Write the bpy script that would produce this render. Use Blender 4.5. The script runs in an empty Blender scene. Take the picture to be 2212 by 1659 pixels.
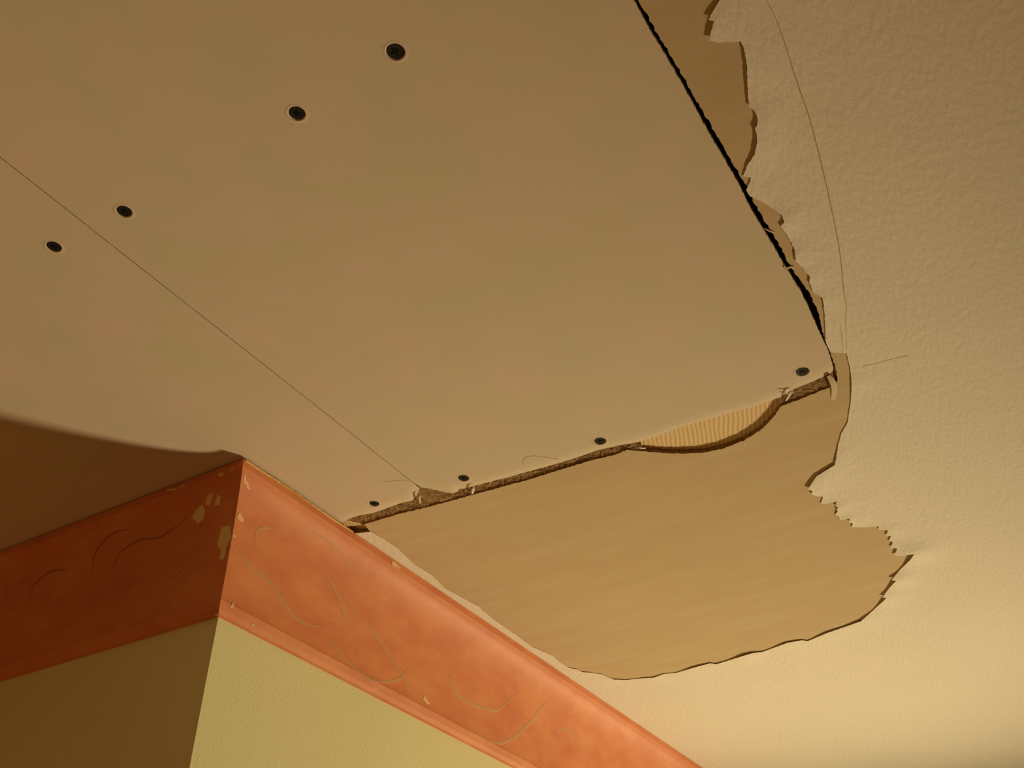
import bpy, bmesh, math, random
from mathutils import Vector, Matrix
from mathutils.geometry import delaunay_2d_cdt

random.seed(7)
C = bpy.context.scene.collection
S = bpy.context.scene
IW, IH, F = 2212.0, 1659.0, 2243.718
HS = 2.5            # height of the underside of the old ceiling sheet
CZ = 2.0            # camera height
# ---------------------------------------------------------------- camera
R = Matrix(((-0.8555504, -0.30490507, -0.41840939),
            (-0.5176392, 0.51802568, 0.68095452),
            (0.00912033, 0.79917601, -0.60102789)))
# columns = camera right, up, back in world space (orthonormalised)
right = Vector(R.col[0]).normalized(); back = Vector(R.col[2]); back = (back - right * back.dot(right)).normalized()
up = back.cross(right)
R = Matrix((right, up, back)).transposed()
cam_d = bpy.data.cameras.new('camera'); cam = bpy.data.objects.new('camera', cam_d); C.objects.link(cam)
cam.matrix_world = Matrix.Translation((0, 0, CZ)) @ R.to_4x4()
cam_d.sensor_fit = 'HORIZONTAL'; cam_d.sensor_width = 36; cam_d.lens = F / IW * 36; cam_d.clip_start = 0.01
S.camera = cam
# ---------------------------------------------------------------- world, light, exposure
w = bpy.data.worlds.new('world'); S.world = w; w.use_nodes = True
w.node_tree.nodes['Background'].inputs[0].default_value = (0.05, 0.03, 0.012, 1)
w.node_tree.nodes['Background'].inputs[1].default_value = 1.0
def lamp(name, kind, loc, energy, color, size):
    d = bpy.data.lights.new(name, kind); o = bpy.data.objects.new(name, d); C.objects.link(o)
    o.location = loc; d.energy = energy; d.color = color; d.shadow_soft_size = size; return o
# the shaded room lamp off to the lower right, tipped towards the ceiling, and a weak added fill light, no real source, for the shaded side
lo = lamp('room_lamp', 'SPOT', (-0.69, -3.0, HS - 1.28), 315, (1.0, 0.74, 0.41), 0.15)
lo.data.spot_size = math.radians(43.5); lo.data.spot_blend = 1.0
lo.rotation_euler = (Vector((0.86, -0.45, HS)) - lo.location).to_track_quat('-Z', 'Y').to_euler()
lamp('fill_light', 'POINT', (1.15, 0.9, 0.5), 12.5, (1.0, 0.44, 0.14), 0.25)
S.view_settings.view_transform = 'Standard'; S.view_settings.look = 'None'
S.view_settings.exposure = 0.0; S.view_settings.gamma = 1.0; S.view_settings.use_curve_mapping = False

# ---------------------------------------------------------------- helpers
def ray(x, y):
    return R @ Vector(((x - IW / 2) / F, -(y - IH / 2) / F, -1.0))
def at(x, y, z=HS):
    """the point of the ceiling (height z) that the photograph shows at pixel x, y"""
    d = ray(x, y); t = (z - CZ) / d.z
    return Vector((d.x * t, d.y * t))
def inside(p, poly):
    c = False; n = len(poly); j = n - 1
    for i in range(n):
        a, b = poly[i], poly[j]
        if (a[1] > p[1]) != (b[1] > p[1]) and p[0] < (b[0] - a[0]) * (p[1] - a[1]) / (b[1] - a[1]) + a[0]:
            c = not c
        j = i
    return c
def rough(path, step=0.0015, amp=0.0003, seed=1, smooth=0.0):
    """subdivide an open path and jitter it sideways, like a torn or cut edge"""
    rnd = random.Random(seed); out = []
    for i in range(len(path) - 1):
        a, b = Vector(path[i]), Vector(path[i + 1]); L = (b - a).length
        n = max(1, int(L / step)); nrm = Vector((-(b - a).y, (b - a).x))
        nrm = nrm / L if L > 0 else nrm
        for k in range(n):
            p = a.lerp(b, k / n)
            if k: p = p + nrm * rnd.uniform(-amp, amp)
            out.append(p)
    out.append(Vector(path[-1])); return out
def mat(name, base, rough_=0.85, spec=0.2, build=None):
    m = bpy.data.materials.new(name); m.use_nodes = True
    b = m.node_tree.nodes['Principled BSDF']
    b.inputs['Base Color'].default_value = (*base, 1); b.inputs['Roughness'].default_value = rough_
    b.inputs['Specular IOR Level'].default_value = spec
    if build: build(m.node_tree, b)
    return m
def node(nt, kind, **kw):
    n = nt.nodes.new(kind)
    for k, v in kw.items():
        if k in n.inputs: n.inputs[k].default_value = v
        else: setattr(n, k, v)
    return n
def coords(nt, scale=(1, 1, 1), rot=(0, 0, 0)):
    tc = nt.nodes.new('ShaderNodeTexCoord'); mp = nt.nodes.new('ShaderNodeMapping')
    mp.inputs['Scale'].default_value = scale; mp.inputs['Rotation'].default_value = rot
    nt.links.new(tc.outputs['Object'], mp.inputs['Vector']); return mp.outputs['Vector']
def noise(nt, vec, scale, detail=3, rough_=0.5):
    n = node(nt, 'ShaderNodeTexNoise', Scale=scale, Detail=detail, Roughness=rough_)
    nt.links.new(vec, n.inputs['Vector']); return n.outputs['Fac']
def ramp(nt, fac, stops):
    r = nt.nodes.new('ShaderNodeValToRGB'); e = r.color_ramp.elements
    while len(e) < len(stops): e.new(0.5)
    for el, (p, c) in zip(e, stops): el.position = p; el.color = (*c, 1)
    nt.links.new(fac, r.inputs['Fac']); return r.outputs['Color']
def bump(nt, b, h, strength, dist, prev=None):
    n = node(nt, 'ShaderNodeBump', Strength=strength, Distance=dist)
    nt.links.new(h, n.inputs['Height'])
    if prev: nt.links.new(prev, n.inputs['Normal'])
    nt.links.new(n.outputs['Normal'], b.inputs['Normal']); return n.outputs['Normal']
def mixc(nt, fac, a, b, mode='MIX'):
    n = nt.nodes.new('ShaderNodeMix'); n.data_type = 'RGBA'; n.blend_type = mode
    for s, v in ((0, fac), (6, a), (7, b)):
        if hasattr(v, 'node'): nt.links.new(v, n.inputs[s])
        else: n.inputs[s].default_value = v if s == 0 else (*v, 1)
    return n.outputs[2]
def link(name, bm, mats, parent=None, smooth=False):
    me = bpy.data.meshes.new(name); bm.normal_update(); bm.to_mesh(me); bm.free()
    for m in (mats if isinstance(mats, (list, tuple)) else [mats]): me.materials.append(m)
    if smooth:
        for p in me.polygons: p.use_smooth = True
    o = bpy.data.objects.new(name, me); C.objects.link(o)
    if parent: o.parent = parent
    return o
def tag(o, label=None, cat=None, group=None, kind=None):
    for k, v in (('label', label), ('category', cat), ('group', group), ('kind', kind)):
        if v: o[k] = v
    return o
def slab(bm, outer, holes=(), pts=(), zlow=lambda p: HS, thick=0.001, reproject=False, mi=0, ztop=None):
    """a sheet: outline with holes and inner points, underside at zlow(p), given thickness"""
    vs, edges, loops = [], [], [outer] + list(holes)
    for L in loops:
        s = len(vs); vs += [Vector(p) for p in L]
        edges += [(s + i, s + (i + 1) % len(L)) for i in range(len(L))]
    vs += [Vector(p) for p in pts]
    co, _, faces, *_r = delaunay_2d_cdt(vs, edges, [], 0, 1e-7)
    keep = []
    for f in faces:
        c = sum((co[i] for i in f), Vector((0, 0))) / len(f)
        if inside(c, outer) and not any(inside(c, h) for h in holes): keep.append(f)
    lo_, hi_ = {}, {}
    for f in keep:
        for i in f:
            if i in lo_: continue
            z = zlow(co[i]); k = (z - CZ) / (HS - CZ) if reproject else 1
            x, y = co[i].x * k, co[i].y * k
            lo_[i] = bm.verts.new((x, y, z)); hi_[i] = bm.verts.new((x, y, ztop if ztop else z + thick))
    cnt = {}
    for f in keep:
        area = sum(co[f[k]].x * co[f[(k + 1) % len(f)]].y - co[f[(k + 1) % len(f)]].x * co[f[k]].y for k in range(len(f)))
        f = list(f) if area > 0 else list(f)[::-1]
        try:
            bm.faces.new([lo_[i] for i in f][::-1]).material_index = mi
            bm.faces.new([hi_[i] for i in f]).material_index = mi
        except ValueError: continue
        for k in range(len(f)):
            e = (f[k], f[(k + 1) % len(f)]); cnt[e] = cnt.get(e, 0) + 1
    for (a, b) in cnt:
        if (b, a) not in cnt:
            try: bm.faces.new([lo_[a], lo_[b], hi_[b], hi_[a]]).material_index = mi + (1 if mi == 0 else 0)
            except ValueError: pass
def box(bm, x0, x1, y0, y1, z0, z1, mi=0):
    v = [bm.verts.new((x, y, z)) for z in (z0, z1) for y in (y0, y1) for x in (x0, x1)]
    for f in ((0, 2, 3, 1), (4, 5, 7, 6), (0, 1, 5, 4), (2, 6, 7, 3), (0, 4, 6, 2), (1, 3, 7, 5)):
        bm.faces.new([v[i] for i in f]).material_index = mi
def ribbon(bm, pts, nrms, width, lift, mi, taper=True):
    """a thin raised stroke lying on a surface: pts 3D, nrms outward normals"""
    n = len(pts); rows = []
    for i in range(n):
        t = (pts[min(i + 1, n - 1)] - pts[max(i - 1, 0)]).normalized()
        s = nrms[i].cross(t).normalized()
        wd = width / 2 * (min(1, 0.25 + 3 * min(i, n - 1 - i) / n) if taper else 1)
        rows.append([bm.verts.new(pts[i] + s * wd * 1.0 - nrms[i] * 0.0002), bm.verts.new(pts[i] + s * wd * 0.7 + nrms[i] * lift),
                     bm.verts.new(pts[i] - s * wd * 0.7 + nrms[i] * lift), bm.verts.new(pts[i] - s * wd * 1.0 - nrms[i] * 0.0002)])
    for i in range(n - 1):
        for k in range(3):
            bm.faces.new((rows[i][k], rows[i][k + 1], rows[i + 1][k + 1], rows[i + 1][k])).material_index = mi
def spline(pts, per=6):
    """Catmull-Rom through 2D points"""
    P = [Vector(p) for p in pts]; P = [P[0] * 2 - P[1]] + P + [P[-1] * 2 - P[-2]]; out = []
    for i in range(1, len(P) - 2):
        for k in range(per):
            t = k / per; a, b, c, d = P[i - 1:i + 3]
            out.append(0.5 * ((2 * b) + (c - a) * t + (2 * a - 5 * b + 4 * c - d) * t * t + (3 * b - a - 3 * c + d) * t ** 3))
    out.append(P[-2]); return out

# ---------------------------------------------------------------- materials
def m_skin(nt, b):
    v = coords(nt, (1.0, 0.45, 1), (0, 0, math.radians(-28)))
    n1 = noise(nt, v, 330, 3, 0.55); n2 = noise(nt, coords(nt), 60, 2)
    bump(nt, b, n2, 0.2, 0.0010, bump(nt, b, n1, 0.75, 0.0008))
    nt.links.new(ramp(nt, noise(nt, coords(nt), 9, 3), [(0.3, (0.77, 0.765, 0.68)), (0.7, (0.80, 0.79, 0.71))]), b.inputs['Base Color'])
def m_board(nt, b):
    c = ramp(nt, noise(nt, coords(nt), 16, 5), [(0.3, (0.615, 0.595, 0.45)), (0.7, (0.685, 0.595, 0.50))])
    nt.links.new(c, b.inputs['Base Color'])
    bump(nt, b, noise(nt, coords(nt), 500, 2), 0.12, 0.0003)
def m_sheet(nt, b):
    v = coords(nt, (1, 5.5, 1), (0, 0, math.radians(-12)))
    c = ramp(nt, noise(nt, v, 11, 4, 0.5), [(0.25, (0.54, 0.435, 0.27)), (0.55, (0.565, 0.465, 0.295)), (0.8, (0.60, 0.505, 0.33))])
    nt.links.new(c, b.inputs['Base Color'])
    bump(nt, b, noise(nt, v, 45, 3), 0.15, 0.0004)
def m_crumb(nt, b):
    c = ramp(nt, noise(nt, coords(nt), 260, 4), [(0.3, (0.20, 0.13, 0.06)), (0.7, (0.44, 0.31, 0.16))])
    nt.links.new(c, b.inputs['Base Color']); bump(nt, b, noise(nt, coords(nt), 700, 3), 0.8, 0.001)
def m_wall(nt, b):
    bump(nt, b, noise(nt, coords(nt), 420, 3, 0.6), 0.55, 0.0006)
    nt.links.new(ramp(nt, noise(nt, coords(nt), 6, 2), [(0.3, (0.70, 0.70, 0.42)), (0.7, (0.73, 0.73, 0.44))]), b.inputs['Base Color'])
def m_cove(nt, b):
    v = coords(nt, (1, 1, 2.2))
    c = ramp(nt, noise(nt, v, 16, 6, 0.65), [(0.2, (0.54, 0.155, 0.065)), (0.5, (0.64, 0.225, 0.09)), (0.8, (0.72, 0.31, 0.12))])
    nt.links.new(c, b.inputs['Base Color']); bump(nt, b, noise(nt, coords(nt), 120, 4), 0.15, 0.0008)
def m_wood(nt, b):
    v = coords(nt, (1, 1, 1), (0, 0, math.radians(-20)))
    wv = node(nt, 'ShaderNodeTexWave', Scale=82.0, Distortion=3.5, Detail=2.0); wv.inputs['Detail Scale'].default_value = 0.35
    nt.links.new(v, wv.inputs['Vector'])
    nt.links.new(ramp(nt, wv.outputs['Fac'], [(0.1, (0.70, 0.54, 0.30)), (0.6, (0.79, 0.64, 0.37))]), b.inputs['Base Color'])
    bump(nt, b, wv.outputs['Fac'], 0.4, 0.0006)
def m_floor(nt, b):
    v = coords(nt, (1, 8, 1))
    nt.links.new(ramp(nt, noise(nt, v, 5, 4), [(0.3, (0.36, 0.15, 0.045)), (0.7, (0.50, 0.24, 0.08))]), b.inputs['Base Color'])
M = dict(
    skin=mat('textured_cream_paint', (0.82, 0.78, 0.7), 0.8, 0.2, m_skin),
    paper=mat('torn_paper_edge', (0.62, 0.45, 0.26), 0.9, 0.1),
    crease=mat('paper_crease', (0.50, 0.33, 0.17), 0.9, 0.1),
    board=mat('plasterboard_paper', (0.62, 0.57, 0.47), 0.85, 0.2, m_board),
    gypsum=mat('plasterboard_cut_edge', (0.52, 0.40, 0.24), 0.95, 0.1, m_crumb),
    pencil=mat('pencil_mark', (0.42, 0.32, 0.2), 0.9, 0.1),
    sheet=mat('bare_tan_ceiling_board', (0.6, 0.47, 0.3), 0.85, 0.2, m_sheet),
    crumb=mat('crumbled_brown_edge', (0.3, 0.2, 0.1), 0.95, 0.1, m_crumb),
    wall=mat('yellow_wall_paint', (0.8, 0.7, 0.4), 0.8, 0.2, m_wall),
    cove=mat('terracotta_cove_paint', (0.6, 0.2, 0.1), 0.58, 0.4, m_cove),
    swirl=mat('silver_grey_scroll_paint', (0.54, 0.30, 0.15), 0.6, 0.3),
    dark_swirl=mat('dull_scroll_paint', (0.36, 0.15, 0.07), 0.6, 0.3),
    chip=mat('chipped_cream_plaster', (0.78, 0.62, 0.30), 0.9, 0.1),
    pale_chip=mat('pale_filler_smear', (0.80, 0.52, 0.30), 0.9, 0.1),
    caulk=mat('yellow_caulk', (0.72, 0.48, 0.16), 0.7, 0.3),
    wood=mat('pale_sawn_timber', (0.8, 0.6, 0.3), 0.8, 0.2, m_wood),
    void=mat('dark_void_backing', (0.05, 0.035, 0.025), 0.95, 0.05),  # near-black colour paints in the darkness seen up through the gap
    screw=mat('black_phosphate_screw', (0.016, 0.014, 0.016), 0.6, 0.25),
    recess=mat('screw_recess', (0.006, 0.006, 0.007), 0.7, 0.1),
    floor=mat('brown_wood_floor', (0.4, 0.2, 0.06), 0.6, 0.3, m_floor))

# ---------------------------------------------------------------- traced outlines (photograph -> ceiling plane)
A = lambda L: [at(*p) for p in L]
TEAR1 = [(1555, 0), (1530, 43), (1543, 46), (1537, 66), (1531, 88), (1553, 92), (1580, 91), (1600, 89), (1607, 105), (1614, 145), (1615, 188),
         (1618, 231), (1627, 237), (1635, 250), (1637, 260), (1636, 269), (1631, 278), (1635, 292), (1636, 307), (1629, 336), (1615, 356),
         (1605, 381), (1622, 384), (1618, 398), (1612, 410), (1620, 424), (1630, 429), (1647, 436), (1672, 452), (1689, 466), (1695, 479), (1687, 488),
         (1705, 517), (1717, 540), (1719, 564), (1732, 577), (1750, 598), (1748, 609), (1753, 622), (1757, 632), (1776, 643), (1780, 662),
         (1782, 693), (1784, 740), (1788, 750), (1796, 761), (1829, 763), (1834, 784), (1838, 805), (1840, 830), (1838, 863), (1831, 913),
         (1818, 935), (1811, 960), (1804, 1004), (1764, 1029), (1745, 1057), (1755, 1061), (1753, 1068), (1764, 1072), (1778, 1073), (1773, 1088),
         (1786, 1089), (1807, 1083), (1805, 1094), (1811, 1096), (1807, 1101), (1810, 1104), (1805, 1112), (1812, 1117), (1815, 1124),
         (1836, 1120), (1833, 1127), (1842, 1131), (1840, 1139), (1870, 1139), (1899, 1137), (1897, 1144), (1918, 1146), (1914, 1157), (1925, 1158),
         (1919, 1169), (1929, 1171), (1924, 1183), (1938, 1185), (1932, 1201), (1950, 1201), (1975, 1197), (1966, 1210), (1945, 1230),
         (1926, 1253), (1936, 1255), (1921, 1270), (1906, 1291), (1915, 1292), (1889, 1316), (1860, 1342), (1829, 1353), (1788, 1367),
         (1745, 1385), (1733, 1383), (1700, 1389), (1648, 1408), (1626, 1411), (1599, 1419), (1547, 1435), (1534, 1433), (1507, 1440),
         (1463, 1453), (1434, 1456), (1412, 1464), (1390, 1465), (1352, 1469), (1325, 1468), (1314, 1463), (1301, 1457), (1274, 1453),
         (1257, 1452), (1246, 1446), (1227, 1442), (1206, 1428), (1192, 1416), (1179, 1410), (1148, 1397), (1116, 1373), (1083, 1350), (1062, 1335),
         (1033, 1310), (989, 1286), (960, 1270), (931, 1241), (895, 1219), (859, 1185), (827, 1163), (801, 1149), (767, 1152)]
BOARD_R = [(1352, -30), (1367, 0), (1382, 26), (1407, 72), (1440, 125), (1472, 181), (1503, 236), (1531, 289), (1563, 343), (1595, 398), (1617, 443), (1640, 483),
           (1663, 521), (1694, 574), (1712, 603), (1730, 631), (1752, 678), (1773, 725), (1784, 747), (1794, 772), (1800, 794), (1801, 806)]
BOARD_B = [(1801, 806), (1792, 813), (1782, 817), (1753, 830), (1714, 846), (1688, 862), (1627, 884), (1580, 896), (1518, 913), (1460, 931), (1424, 945), (1381, 959),
           (1337, 967), (1287, 978), (1238, 996), (1175, 1014), (1096, 1036), (1032, 1052), (1003, 1060), (992, 1061), (986, 1073), (966, 1069), (946, 1064),
           (928, 1060), (909, 1057)]
NARROW_B = [(906, 1060), (900, 1074), (890, 1086), (870, 1090), (852, 1096), (811, 1111), (780, 1117), (763, 1121), (747, 1128), (738, 1133)]
SEAM = [(0, 343), (72, 399), (326, 599), (520, 751), (716, 905), (874, 1031), (908, 1057)]
HOLE_R = [(1368, -30), (1378, 0), (1392, 24), (1420, 72), (1452, 125), (1484, 181), (1516, 236), (1546, 289), (1578, 343), (1612, 400), (1632, 443), (1655, 483),
          (1680, 521), (1701, 566), (1712, 582), (1748, 631), (1768, 676), (1779, 725), (1787, 747), (1797, 772), (1805, 794), (1808, 812)]
HOLE_B = [(1808, 812), (1808, 828), (1793, 836), (1764, 848), (1732, 861), (1700, 873), (1686, 879), (1670, 902), (1647, 926), (1609, 951), (1562, 969), (1518, 978),
          (1475, 980), (1435, 979), (1388, 975), (1355, 972), (1330, 982), (1272, 996), (1200, 1018), (1143, 1036), (1032, 1066), (978, 1081), (921, 1096),
          (858, 1111), (807, 1127), (786, 1132), (799, 1148), (768, 1152), (750, 1150)]
Cc = at(528, 988); ea = (at(0, 1190) - Cc).normalized(); eb = (at(1520, 1659) - Cc).normalized()   # cove arris on the ceiling
na = Vector((ea.y, -ea.x)); na = na if na.y < 0 else -na       # into the wall block
nb = Vector((-eb.y, eb.x)); nb = nb if nb.x > 0 else -nb
COVE_P, COVE_H = 0.042, 0.1255
det = na.x * nb.y - na.y * nb.x
VM = Vector(((nb.y - na.y) / det, (na.x - nb.x) / det))          # mitre: moving by VM*p is p away from both arrises

# ---------------------------------------------------------------- room shell
K = Cc + VM * COVE_P                                              # wall corner
def wall(name, a, b, inward, z0=0.0, z1=HS - 0.0005, thick=0.1, m=None, ext=(0, 0)):
    """upright slab whose room face runs a-b; inward = direction away from the room"""
    bm = bmesh.new(); a, b = Vector(a), Vector(b); i = Vector(inward) * thick
    q = [a, b, b + i + (b - a).normalized() * ext[1], a + i + (a - b).normalized() * ext[0]]
    lo_ = [bm.verts.new((p.x, p.y, z0)) for p in q]; hi_ = [bm.verts.new((p.x, p.y, z1)) for p in q]
    bm.faces.new(lo_); bm.faces.new(hi_)
    for k in range(4): bm.faces.new((lo_[k], lo_[(k + 1) % 4], hi_[(k + 1) % 4], hi_[k]))
    bmesh.ops.recalc_face_normals(bm, faces=bm.faces)
    return tag(link(name, bm, m or M['wall']), kind='structure')
XE, XW, YN, YS = 2.9, -2.2, 2.0, -4.1
ka = K + ea * ((XE - K.x) / ea.x); kb = K + eb * ((YS - K.y) / eb.y)
tag(wall('wall_left', K, ka, na, ext=(-0.1, 0)), 'shaded ochre yellow wall left of the outside corner', 'wall')
tag(wall('wall_right', K, kb, nb, ext=(-0.1, 0)), 'lamp-lit pale yellow wall right of the outside corner', 'wall')
wall('wall_east', (XE, ka.y), (XE, YN), (1, 0)); wall('wall_north', (XE, YN), (XW, YN), (0, 1))
wall('wall_west', (XW, YN), (XW, YS), (-1, 0)); wall('wall_south', (XW, YS), (kb.x, YS), (0, -1))
bm = bmesh.new(); box(bm, XW - .1, XE + .1, YS - .1, YN + .1, -0.05, 0)
tag(link('floor', bm, M['floor']), kind='structure')
# old ceiling sheet, left bare where the paper is torn away, opened up for the new boards
def extend(p, q, dist):
    d = (Vector(p) - Vector(q)).normalized(); return Vector(p) + d * dist
hr = A(HOLE_R); hb = A(HOLE_B)
top_r = hr[0] + (hr[0] - hr[-1]).normalized() * ((0.5 - hr[0].y) / (hr[0] - hr[-1]).normalized().y)
hole = [top_r] + rough(hr, 0.0022, 0.0006, 3) + rough(hb, 0.0012, 0.0005, 4)[1:] + [Vector((2.85, hb[-1].y)), Vector((2.85, 0.5))]
bm = bmesh.new()
slab(bm, [Vector((XW - .1, YS - .1)), Vector((XE + .1, YS - .1)), Vector((XE + .1, YN + .1)), Vector((XW - .1, YN + .1))], [hole], thick=0.0038)
tag(link('ceiling', bm, [M['sheet'], M['crumb']]), 'bare streaky tan ceiling board exposed below the new panels', 'ceiling', kind='structure')
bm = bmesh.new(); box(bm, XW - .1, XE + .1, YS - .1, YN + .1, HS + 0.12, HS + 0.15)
tag(link('ceiling_void', bm, M['void']), 'near-black backing slab painted as the dark void above the ceiling gap', 'ceiling', kind='structure')

# ---------------------------------------------------------------- timber joist behind the open joint
p0, p1 = at(1500, 930), at(1296, 953)
jy = (at(1560, 969).y + at(1733, 803).y) / 2
bm = bmesh.new(); box(bm, -0.02, 2.85, at(1500, 1010).y - 0.012, at(1500, 880).y + 0.014, HS + 0.0042, HS + 0.098)
bmesh.ops.bevel(bm, geom=bm.edges[:], offset=0.001, segments=2, affect='EDGES')
tag(link('timber_joist', bm, M['wood']), 'pale ridged timber joist seen through the crescent-shaped break below the large panel', 'joist')

# ---------------------------------------------------------------- torn lining paper (textured, painted)
LIFTS = [(1975, 1197, 4.2, 16), (1936, 1255, 3.2, 12), (1915, 1292, 2.6, 14), (1860, 1342, 1.9, 16), (1788, 1367, 1.6, 16), (1700, 1389, 1.5, 16),
         (1610, 1416, 2.4, 14), (1547, 1435, 0.8, 10), (1500, 1441, 1.5, 14), (1412, 1464, 0.8, 12), (1325, 1468, 0.7, 12), (1250, 1449, 0.6, 8),
         (1750, 1050, 2.4, 14), (1790, 1015, 1.4, 12), (1808, 1098, 1.6, 8), (1838, 1124, 1.5, 8), (1918, 1150, 1.2, 10), (1930, 1180, 1.0, 8),
         (1614, 145, 1.6, 18), (1636, 260, 1.6, 10), (1634, 320, 1.6, 10), (1695, 479, 1.4, 7), (1538, 60, 1.8, 12), (1719, 555, 1.2, 8),
         (1750, 600, 1.0, 7), (1840, 830, 0.9, 10), (1808, 985, 0.8, 10), (1778, 650, 0.8, 6)]
LIFTS = [(at(x, y), a * 0.72 / 1000, (r * 1.15 + 3) / 1000) for x, y, a, r in LIFTS]
def skin_z(p):
    z = 0.0007
    for c, a, r in LIFTS:
        d2 = (p - c).length_squared
        if d2 < 9 * r * r: z += a * math.exp(-d2 / (r * r))
    return HS - z
tear = A(TEAR1)
edge = rough(tear, 0.0016, 0.00022, 5)
t0 = tear[0] + Vector((tear[0].x - hr[1].x, 0)) * 0
top_t = Vector((tear[0].x + 0.03, 0.55))
end = tear[-1]
outer = ([top_t, Vector((tear[0].x + 0.004, tear[0].y + 0.03))] + edge +
         [end + nb * 0.012, Vector((end + nb * 0.012 + eb * 3.38)), Vector((XW, YS)), Vector((XW, YN)), Vector((XE, YN)), Vector((XE, 0.55))])
pts = []
g = 0.0045; x = -0.1
while x < 0.75:
    y = -1.35
    while y < -0.15:
        p = Vector((x + random.uniform(-.3, .3) * g, y + random.uniform(-.3, .3) * g))
        if any((p - c).length < 3 * r for c, a, r in LIFTS) and inside(p, outer):
            if min((p - q).length for q in edge[::3]) > 0.0022: pts.append(p)
        y += g
    x += g
bm = bmesh.new(); slab(bm, outer, pts=pts, zlow=skin_z, thick=0.0005, reproject=True)
DN = Vector((0, 0, -1))
def flat_stroke(bm, px, width, mi, z, lift=0.00012):
    ps = []
    for p in spline(px, 5):
        zz = z(at(p.x, p.y)) if callable(z) else z
        ps.append(Vector((*at(p.x, p.y, zz), zz)))
    ribbon(bm, ps, [DN] * len(ps), width, lift, mi)
zc = skin_z
flat_stroke(bm, [(1656, 0), (1676, 40), (1694, 90), (1723, 181), (1748, 253), (1770, 336), (1785, 400), (1797, 455), (1809, 512), (1817, 568), (1823, 631),
                 (1828, 659), (1827, 693), (1829, 758)], 0.00065, 2, zc)
flat_stroke(bm, [(1862, 791), (1890, 786), (1925, 776), (1962, 768)], 0.0004, 2, zc)
flat_stroke(bm, [(1815, 700), (1819, 730), (1820, 760)], 0.0004, 2, zc)
o = link('lining_paper', bm, [M['skin'], M['paper'], M['crease']])
tag(o, 'cream textured ceiling paper with ragged torn edges around the bare patch', 'wallpaper')

# ---------------------------------------------------------------- new plasterboard panels and their screws
SCREWS = [(854, 112, 'lone screw nearest the top edge of the photo, in the large panel', 0.00495),
          (641, 245, 'black screw with a torn paper rim, second down from the top of the large panel', 0.0046),
          (268, 457, 'black screw just right of the long panel seam at far left', 0.0046),
          (116, 533, 'black screw left of the long seam, in the narrow panel near the left photo edge', 0.0046),
          (1733, 803, 'black screw in the right-hand corner of the large panel beside the torn paper', 0.0049),
          (1296, 953, 'black screw above the middle of the rough joint, left of the crescent-shaped break', 0.0048),
          (1001, 1033, 'black screw just above the rough joint, right of the seam end', 0.0047),
          (808, 1088, 'small black screw in the narrow panel close to the terracotta cove', 0.0044)]
ZB = HS + 0.0011     # underside of the new boards
def circle(c, r, n=28, sx=1.0, ph=0.0, jit=0.0, seed=0):
    rnd = random.Random(seed)
    return [c + Vector((math.cos(2 * math.pi * k / n + ph), math.sin(2 * math.pi * k / n + ph))) * r * (1 + rnd.uniform(-jit, jit)) for k in range(n)]
seam = A(SEAM)
s_top = seam[0] + (seam[0] - seam[2]).normalized() * 0.62
jn = Vector((seam[2].y - seam[0].y, seam[0].x - seam[2].x)).normalized()
if jn.x > 0: jn = -jn                      # towards the large board (smaller x)
br = A(BOARD_R); bb = A(BOARD_B); nbm = A(NARROW_B)
top_b = br[0] + (br[0] - br[4]).normalized() * ((0.48 - br[0].y) / (br[0] - br[4]).normalized().y)
s_up = seam[0] + (seam[0] - seam[3]).normalized() * ((0.48 - seam[0].y) / (seam[0] - seam[3]).normalized().y)
gap = 0.00032
srough = rough([s_up] + seam, 0.012, 0.00010, 8)
big = [top_b] + rough(br, 0.002, 0.0003, 6) + rough(bb, 0.0015, 0.0003, 7)[1:] + [p + jn * gap for p in srough[::-1][1:]]
nar = [p - jn * gap for p in srough[:-1]] + rough(nbm, 0.0015, 0.0003, 9) + [Vector((nbm[-1].x + 0.03, nbm[-1].y + 0.0)), Vector((2.84, nbm[-1].y)), Vector((2.84, 0.48))]
def dist_path(p, path):
    m = 9
    for i in range(len(path) - 1):
        a, b = path[i], path[i + 1]; ab = b - a; t = max(0, min(1, (p - a).dot(ab) / ab.length_squared)); m = min(m, (p - a - ab * t).length)
    return m
def panel(name, outline, low_edge, marks, label):
    holes, inner = [], []
    mine = [s for s in SCREWS if inside(at(s[0], s[1]), outline)]
    centres = []
    for k, (x, y, _, r) in enumerate(mine):
        c = at(x, y, ZB); centres.append((c, r))
        holes.append(circle(c, r + 0.0002, 28, jit=0.03, seed=k))
        for rr in (0.0009, 0.0018, 0.003): inner += circle(c, r + rr, 28)
    for d in (0.003, 0.007, 0.012, 0.018):      # rows of points along the joint, so the edge can bend
        for i in range(len(low_edge) - 1):
            a, b = low_edge[i], low_edge[i + 1]
            for t in (0.0, 0.35, 0.7):
                p = a.lerp(b, t) + Vector((0, d))
                if inside(p, outline) and all((p - c).length > r + 0.004 for c, r in centres): inner.append(p)
    def zl(p):
        z = ZB
        for k, (c, r) in enumerate(centres):
            d = (p - c).length
            if d < r + 0.0032: z += -0.0002 * math.exp(-((d - r - 0.0012) / 0.0008) ** 2) + (0.0005 if d < r + 0.0005 else 0)
        e = dist_path(p, low_edge)
        if e < 0.012: z += 0.0012 * (1 - e / 0.012) ** 2
        return z
    bm = bmesh.new(); slab(bm, outline, holes, inner, zl, ztop=HS + 0.0040)
    for px, wd in marks: flat_stroke(bm, px, wd, 2, ZB)
    return tag(link(name, bm, [M['board'], M['gypsum'], M['pencil']]), label, 'plasterboard panel')
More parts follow.
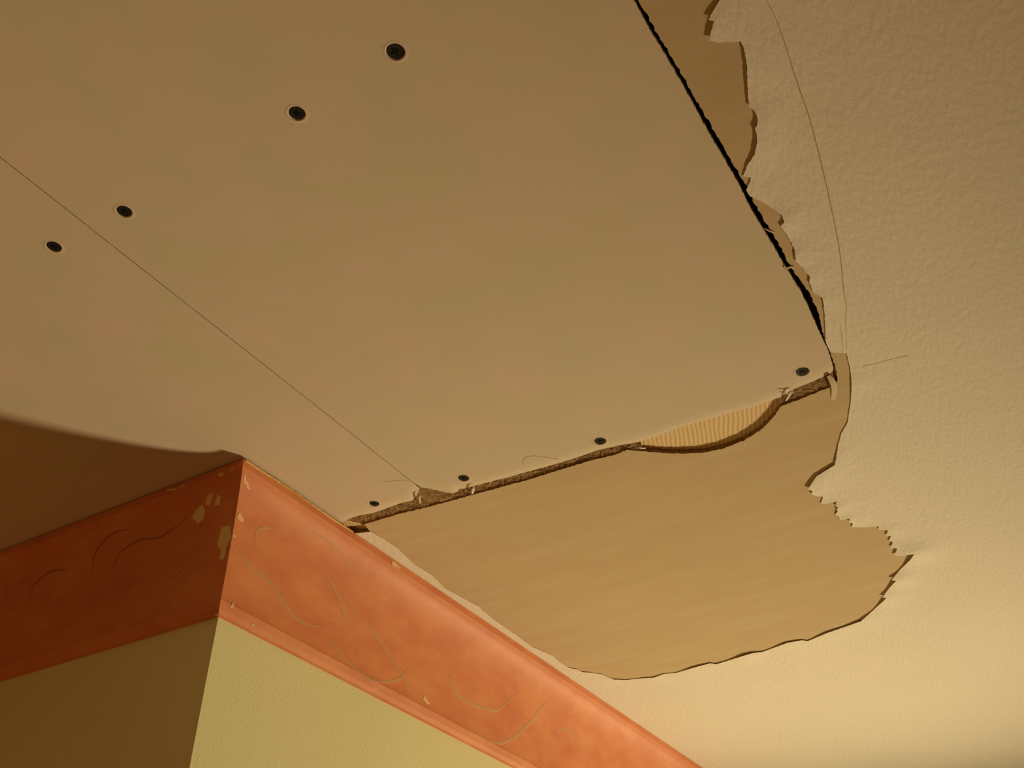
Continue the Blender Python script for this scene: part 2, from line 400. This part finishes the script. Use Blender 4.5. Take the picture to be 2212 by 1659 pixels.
panel('plasterboard_panel', big, bb, [([(1130, 1004), (1132, 991), (1149, 985), (1176, 987), (1206, 992)], 0.0007)],
      'large new buff plasterboard panel between the long seam and the black gap')
panel('plasterboard_panel', nar, nbm, [([(826, 1041), (848, 1039), (873, 1037), (885, 1041)], 0.0006)],
      'narrower buff plasterboard panel left of the long seam, running over the corner cove')

def make_screw(first=None):
    """countersunk drywall screw: dished head with a cross recess, threaded shank going up"""
    root = bpy.data.objects.new('drywall_screw', None); C.objects.link(root); root.empty_display_size = 0.01
    bm = bmesh.new(); n = 32; r = 0.0044
    prof = [(r * .985, 0.0), (r, 0.0003), (r * .9, 0.0007), (r * .5, 0.0022), (0.0019, 0.0036)]
    rings = [[bm.verts.new((a * math.cos(2 * math.pi * k / n), a * math.sin(2 * math.pi * k / n), z)) for k in range(n)] for a, z in prof]
    for i in range(len(rings) - 1):
        for k in range(n): bm.faces.new((rings[i][k], rings[i][(k + 1) % n], rings[i + 1][(k + 1) % n], rings[i + 1][k]))
    prev = rings[0]
    for a, z in ((r * .8, 0.00012), (r * .45, 0.0002)):
        cur = [bm.verts.new((a * math.cos(2 * math.pi * k / n), a * math.sin(2 * math.pi * k / n), z)) for k in range(n)]
        for k in range(n): bm.faces.new((prev[(k + 1) % n], prev[k], cur[k], cur[(k + 1) % n]))
        prev = cur
    bm.faces.new(prev[::-1]); bm.faces.new(rings[-1])
    link('head', bm, M['screw'], root, smooth=False)
    bm = bmesh.new(); a, b = 0.0023, 0.00055
    out = [(a, b), (b, b), (b, a), (-b, a), (-b, b), (-a, b), (-a, -b), (-b, -b), (-b, -a), (b, -a), (b, -b), (a, -b)]
    v0 = [bm.verts.new((x, y, -0.00002)) for x, y in out]; v1 = [bm.verts.new((x * .6, y * .6, 0.0006)) for x, y in out]
    bm.faces.new(v0)
    for k in range(12): bm.faces.new((v0[k], v0[(k + 1) % 12], v1[(k + 1) % 12], v1[k]))
    link('cross_recess', bm, M['recess'], root)
    bm = bmesh.new(); n = 12; prev = None
    for i in range(60):
        z = 0.0034 + i * 0.0006
        cur = [bm.verts.new(((0.0014 + 0.0006 * (0.5 + 0.5 * math.cos(2 * math.pi * (z / 0.0028 - k / n)))) * math.cos(2 * math.pi * k / n) * (1 if i < 52 else (60 - i) / 8),
                             (0.0014 + 0.0006 * (0.5 + 0.5 * math.cos(2 * math.pi * (z / 0.0028 - k / n)))) * math.sin(2 * math.pi * k / n) * (1 if i < 52 else (60 - i) / 8), z)) for k in range(n)]
        if prev:
            for k in range(n): bm.faces.new((prev[k], prev[(k + 1) % n], cur[(k + 1) % n], cur[k]))
        prev = cur
    link('shank', bm, M['screw'], root); return root
proto = make_screw()
for i, (x, y, lab, r) in enumerate(SCREWS):
    if i == 0: s = proto
    else:
        s = proto.copy(); C.objects.link(s)
        for ch in list(proto.children): c = ch.copy(); C.objects.link(c); c.parent = s
    zs = ZB + 0.0001
    s.location = (*at(x, y, zs), zs); s.rotation_euler = (0.0, 0.0, 0.7 * i); k = r / 0.0044 * 0.985; s.scale = (k, k, 1)
    tag(s, lab, 'screw', 'drywall screws in the new panels')

# ---------------------------------------------------------------- cove mouldings (mitred at the outside corner)
def cove_profile():
    P = [(0.0, 0.0010), (0.0, 0.0085), (0.0010, 0.0092)]
    u0, d0, u1, d1 = 0.0022, 0.0100, COVE_P - 0.0085, COVE_H - 0.0135
    for k in range(0, 25):
        t = math.radians(4 + 80 * k / 24)
        s0, s1 = math.sin(math.radians(4)), math.sin(math.radians(84)); c0, c1 = math.cos(math.radians(4)), math.cos(math.radians(84))
        u = (math.sin(t) - s0) / (s1 - s0); d = (c0 - math.cos(t)) / (c0 - c1)
        ch = k / 24
        u = u * 0.86 + ch * 0.14; d = d * 0.86 + ch * 0.14
        P.append((u0 + (u1 - u0) * u, d0 + (d1 - d0) * d))
    P += [(COVE_P - 0.0088, COVE_H - 0.0122), (COVE_P - 0.0092, COVE_H - 0.0105), (COVE_P - 0.0070, COVE_H - 0.0040), (COVE_P - 0.0035, COVE_H - 0.0008), (COVE_P, COVE_H)]
    return P
PROF = cove_profile()
def cove_pos(side, u, d, wl):
    e = ea if side == 'a' else eb; p = Cc + VM * u + e * wl
    return Vector((p.x, p.y, HS - d))
def cove_hit(side, x, y):
    """where the sight line of pixel x, y meets the cove: position and outward normal"""
    e, n = (ea, na) if side == 'a' else (eb, nb); d = ray(x, y)
    o = Vector((-Cc.x, -Cc.y)); best = None
    ou, du = o.dot(n), Vector((d.x, d.y)).dot(n); oz, dz = HS - CZ, -d.z       # (u, drop) along the ray
    for i in range(len(PROF) - 1):
        (a0, b0), (a1, b1) = PROF[i], PROF[i + 1]
        ex, ey = a1 - a0, b1 - b0; den = du * ey - dz * ex
        if abs(den) < 1e-9: continue
        t = ((a0 - ou) * ey - (b0 - oz) * ex) / den
        s = ((ou + t * du - a0) * ex + (oz + t * dz - b0) * ey) / (ex * ex + ey * ey)
        if -1e-6 <= s <= 1 + 1e-6 and t > 0 and (best is None or t < best[0]):
            nn = Vector((-n.x * ey, -n.y * ey, -ex)).normalized(); best = (t, nn)
    if not best: return None
    t, nn = best; return Vector((d.x * t, d.y * t, CZ + d.z * t)), nn
def surf_stroke(bm, side, px, width, mi, lift=0.00018):
    ps, ns = [], []
    for q in spline(px, 6):
        h = cove_hit(side, q.x, q.y)
        if h: ps.append(h[0]); ns.append(h[1])
    if len(ps) > 2: ribbon(bm, ps, ns, width, lift, mi)
def surf_patch(bm, side, px, mi, lift=0.00025, seed=0):
    rnd = random.Random(seed); q = []
    for i in range(len(px)):
        a, b = Vector(px[i]), Vector(px[(i + 1) % len(px)]); n = max(1, int((b - a).length / 3))
        for k in range(n): q.append(a.lerp(b, k / n) + Vector((rnd.uniform(-1, 1), rnd.uniform(-1, 1))) * 1.7)
    c = sum(q, Vector((0, 0))) / len(q)
    co, _, faces, *_r = delaunay_2d_cdt(q + [c], [(i, (i + 1) % len(q)) for i in range(len(q))], [], 1, 1e-6)
    vs = []
    for p in co:
        h = cove_hit(side, p.x, p.y); vs.append(bm.verts.new(h[0] + h[1] * lift) if h else None)
    for f in faces:
        if all(vs[i] for i in f):
            try: bm.faces.new([vs[i] for i in f]).material_index = mi
            except ValueError: pass
def cove(name, side, length, label, decorate):
    bm = bmesh.new(); N = 60 if side == 'b' else 40; rows = []
    full = PROF + [(COVE_P, 0.0010)]
    for j in range(N + 1):
        wl = length * (j / N) ** 1.6; rows.append([bm.verts.new(cove_pos(side, u, d, wl)) for u, d in full])
        if j == 0: pass
    for j in range(N):
        for k in range(len(full)):
            k2 = (k + 1) % len(full); bm.faces.new((rows[j][k], rows[j][k2], rows[j + 1][k2], rows[j + 1][k]))
    bm.faces.new(rows[0]); bm.faces.new(rows[-1][::-1])
    bmesh.ops.recalc_face_normals(bm, faces=bm.faces)
    for f in bm.faces: f.smooth = True
    for e in bm.edges:
        if len(e.link_faces) == 2 and e.calc_face_angle(0) > 0.5: e.smooth = False
    decorate(bm)
    return tag(link(name, bm, [M['cove'], M['swirl'], M['chip'], M['pale_chip'], M['dark_swirl']]), label, 'coving', kind='structure')
def deco_a(bm):
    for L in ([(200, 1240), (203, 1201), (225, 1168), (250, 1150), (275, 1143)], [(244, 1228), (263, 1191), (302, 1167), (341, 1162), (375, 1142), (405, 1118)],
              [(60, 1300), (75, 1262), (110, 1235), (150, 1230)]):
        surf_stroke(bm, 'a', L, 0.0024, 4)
    P = [[(414, 1119), (424, 1100), (436, 1089), (444, 1101), (440, 1122), (428, 1131)], [(443, 1088), (450, 1068), (462, 1064), (459, 1080), (452, 1093)],
         [(470, 1066), (478, 1074), (474, 1090), (466, 1096), (464, 1086)],
         [(479, 1139), (498, 1135), (500, 1159), (490, 1182), (482, 1210), (475, 1208), (477, 1188), (470, 1178), (473, 1160)],
         [(356, 1062), (383, 1058), (379, 1054), (364, 1058)], [(385, 1056), (402, 1050), (398, 1047)], [(469, 1026), (482, 1029), (484, 1022), (474, 1021)],
         [(492, 1020), (506, 1014), (504, 1010)]]
    for i, p in enumerate(P): surf_patch(bm, 'a', p, 2, seed=i)
    for i, p in enumerate([[(372, 1243), (400, 1218), (404, 1222), (378, 1247)], [(384, 1260), (400, 1248), (402, 1253), (388, 1264)], [(405, 1232), (428, 1222), (426, 1226)], [(206, 1262), (222, 1256), (218, 1263)]]):
        surf_patch(bm, 'a', p, 1, seed=20 + i)
def deco_b(bm):
    for L, wd in (([(711, 1375), (736, 1415), (772, 1447), (808, 1469), (845, 1472), (866, 1462), (881, 1443)], 2.6),
              ([(745, 1290), (770, 1330), (800, 1362), (816, 1378), (845, 1418), (863, 1451), (881, 1476), (902, 1494), (917, 1501)], 2.2),
              ([(986, 1451), (972, 1462), (978, 1487), (1000, 1509), (1025, 1523), (1062, 1534), (1080, 1530), (1101, 1512), (1123, 1494)], 2.6),
              ([(1020, 1566), (1044, 1592), (1069, 1604), (1091, 1603), (1120, 1585), (1148, 1556), (1167, 1530), (1185, 1514)], 3.2),
              ([(1199, 1588), (1206, 1576), (1224, 1577), (1242, 1595), (1261, 1628), (1282, 1662)], 2.2),
              ([(553, 1172), (552, 1154), (562, 1142), (578, 1140), (595, 1149)], 2.2),
              ([(512, 1175), (532, 1212), (555, 1235), (578, 1255), (598, 1281), (618, 1311), (638, 1334), (671, 1351), (708, 1351)], 2.4),
              ([(665, 1139), (698, 1162), (724, 1185), (751, 1215), (774, 1248)], 1.8),
              ([(698, 1235), (718, 1261), (731, 1291), (744, 1331), (764, 1364)], 2.2)):
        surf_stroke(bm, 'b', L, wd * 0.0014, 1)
    P = [[(529, 1019), (533, 1040), (540, 1057), (534, 1055), (526, 1040)], [(511, 1117), (517, 1106), (521, 1114), (529, 1129), (521, 1127)],
         [(503, 1155), (509, 1157), (507, 1162), (503, 1161)], [(523, 1356), (532, 1359), (530, 1364), (525, 1363)], [(544, 1347), (548, 1348), (550, 1356), (546, 1357)],
         [(914, 1511), (918, 1505), (923, 1511), (929, 1518), (924, 1523)], [(494, 1315), (499, 1308), (505, 1300), (502, 1312)], [(596, 1040), (605, 1042), (603, 1046)], [(846, 1213), (857, 1219), (866, 1228), (862, 1233), (850, 1224)]]
    for i, p in enumerate(P): surf_patch(bm, 'b', p, 3, seed=40 + i)
cove('trim_1', 'a', 2.3, 'dark shaded red cove moulding with chipped patches, left of the mitred corner', deco_a)
cb = cove('trim_2', 'b', 3.5, 'lamp-lit terracotta cove moulding with faint scroll pattern, right of the corner', deco_b)
# caulk bead along the lit cove where it meets the narrow panel
bm = bmesh.new(); rnd = random.Random(11); L = (at(757, 1146) - Cc).length; prev = None
for j in range(90):
    t = j / 89; wl = 0.002 + L * t; h = 0.0026 * (0.75 + 0.35 * math.sin(9 * t + 1) + rnd.uniform(-.12, .12)); o_ = 0.0010
    base = Cc + eb * wl
    cur = [bm.verts.new((base.x - nb.x * q, base.y - nb.y * q, HS - z)) for q, z in ((-0.001, 0.0011), (o_ * .7, 0.0012), (o_, h * .5), (o_ * .6, h), (-0.0005, h * 1.15))]
    if prev:
        for k in range(4): bm.faces.new((prev[k], prev[k + 1], cur[k + 1], cur[k]))
    prev = cur
bmesh.ops.recalc_face_normals(bm, faces=bm.faces)
tag(link('caulk_bead', bm, M['caulk'], cb, smooth=True), 'thin yellow caulk line')

# ---------------------------------------------------------------- crumbled plaster in the open joint
def filler(lo_px, hi_px, label, z):
    lo_, hi_ = A(lo_px), A(hi_px)
    lo_ = [p + Vector((0, -0.003)) for p in lo_]; hi_ = [p + Vector((0, 0.004)) for p in hi_]
    hi_d = rough(hi_, 0.0012, 0.0, 30)
    out = rough(lo_, 0.003, 0.0003, 31) + rough(hi_[::-1], 0.003, 0.0003, 32)
    pts = []
    for p in rough(lo_, 0.0013, 0.0006, 33):
        q = min(hi_d, key=lambda h: (h - p).length_squared)
        pts += [p.lerp(q, t + random.uniform(-.1, .1)) for t in (0.2, 0.45, 0.7, 0.9)]
    pts = [p for p in pts if inside(p, out)]
    rnd = random.Random(9)
    def zl(p):      # the rubble slopes from the old sheet's broken edge up behind the new board
        a, b = dist_path(p, hi_), dist_path(p, lo_)
        return HS + 0.0006 + z * b / (a + b + 1e-6) + rnd.uniform(-0.0005, 0.0005)
    bm = bmesh.new(); slab(bm, out, pts=pts, zlow=zl, ztop=HS + 0.0046)
    return tag(link('joint_rubble', bm, [M['crumb'], M['crumb']]), label, 'plaster rubble', 'crumbled plaster in the joint')
i0 = HOLE_B.index((1355, 972))
filler(HOLE_B[i0 - 1:-3][::-1], [(738, 1130), (780, 1117), (811, 1111), (852, 1096), (890, 1086), (909, 1057), (946, 1064), (1003, 1060), (1032, 1052), (1096, 1036), (1175, 1014), (1238, 996), (1287, 978), (1337, 967), (1385, 960)],
       'rough brown plaster rubble in the long joint between the cove and the crescent-shaped break', 0.0026)
filler([(1686, 879), (1700, 873), (1732, 861), (1764, 848), (1793, 836), (1806, 828)], [(1688, 862), (1714, 846), (1753, 830), (1782, 817), (1794, 811), (1800, 808)],
       'short brown plaster rubble in the joint at the right corner of the large panel', 0.0026)

# ---------------------------------------------------------------- torn paper shreds hanging at the joint
def shred(pxs, width, label, droop=0.0015, m='board', z=HS):
    bm = bmesh.new(); q = spline(pxs, 5); n = len(q); rows = []
    for i, p in enumerate(q):
        zz = z - droop * math.sin(math.pi * i / (n - 1)) - 0.0002; c = Vector((*at(p.x, p.y, zz), zz))
        a, b = q[max(0, i - 1)], q[min(n - 1, i + 1)]; t = (Vector((*at(b.x, b.y), 0)) - Vector((*at(a.x, a.y), 0))).normalized(); s = DN.cross(t)
        wd = width * (0.35 + 0.65 * math.sin(math.pi * (0.15 + 0.7 * i / (n - 1)))) / 2
        rows.append([bm.verts.new(c + s * wd), bm.verts.new(c - s * wd), bm.verts.new(c - s * wd + Vector((0, 0, .0003))), bm.verts.new(c + s * wd + Vector((0, 0, .0003)))])
    for i in range(n - 1):
        for k in range(4): bm.faces.new((rows[i][k], rows[i][(k + 1) % 4], rows[i + 1][(k + 1) % 4], rows[i + 1][k]))
    bm.faces.new(rows[0]); bm.faces.new(rows[-1]); bmesh.ops.recalc_face_normals(bm, faces=bm.faces)
    return tag(link('paper_shred', bm, M[m]), label, 'paper shred', 'paper shreds caught in the joints')
shred([(1025, 1050), (1023, 1058), (1020, 1068)], 0.0022, 'short pale paper shred across the rough joint, right of the seam end', m='skin')
shred([(910, 1068), (907, 1076), (908, 1088)], 0.0020, 'thin curled paper shred in the joint right below the seam end', m='board')
shred([(1714, 842), (1707, 852), (1698, 866)], 0.0018, 'pale paper shred crossing the joint at the right tip of the crescent', m='skin')
shred([(1684, 846), (1700, 851), (1716, 848)], 0.0012, 'thin paper sliver lying across the joint above the crescent tip', m='board')
shred([(1790, 812), (1799, 826), (1803, 840), (1800, 864)], 0.0050, 'ragged paper tab hanging at the right-hand corner of the large panel', m='board', droop=0.0012)
shred([(1696, 583), (1706, 578), (1716, 577)], 0.0020, 'small tan shred bridging the black gap halfway down its right side', m='sheet', droop=0.0006)
shred([(1652, 494), (1664, 500), (1674, 503)], 0.0014, 'tiny yellow shred over the black gap below the torn notch', m='sheet', droop=0.0006)
shred([(1381, 967), (1388, 969), (1395, 968)], 0.0018, 'tiny pale flake at the left tip of the crescent-shaped break', m='skin', droop=0.0006)
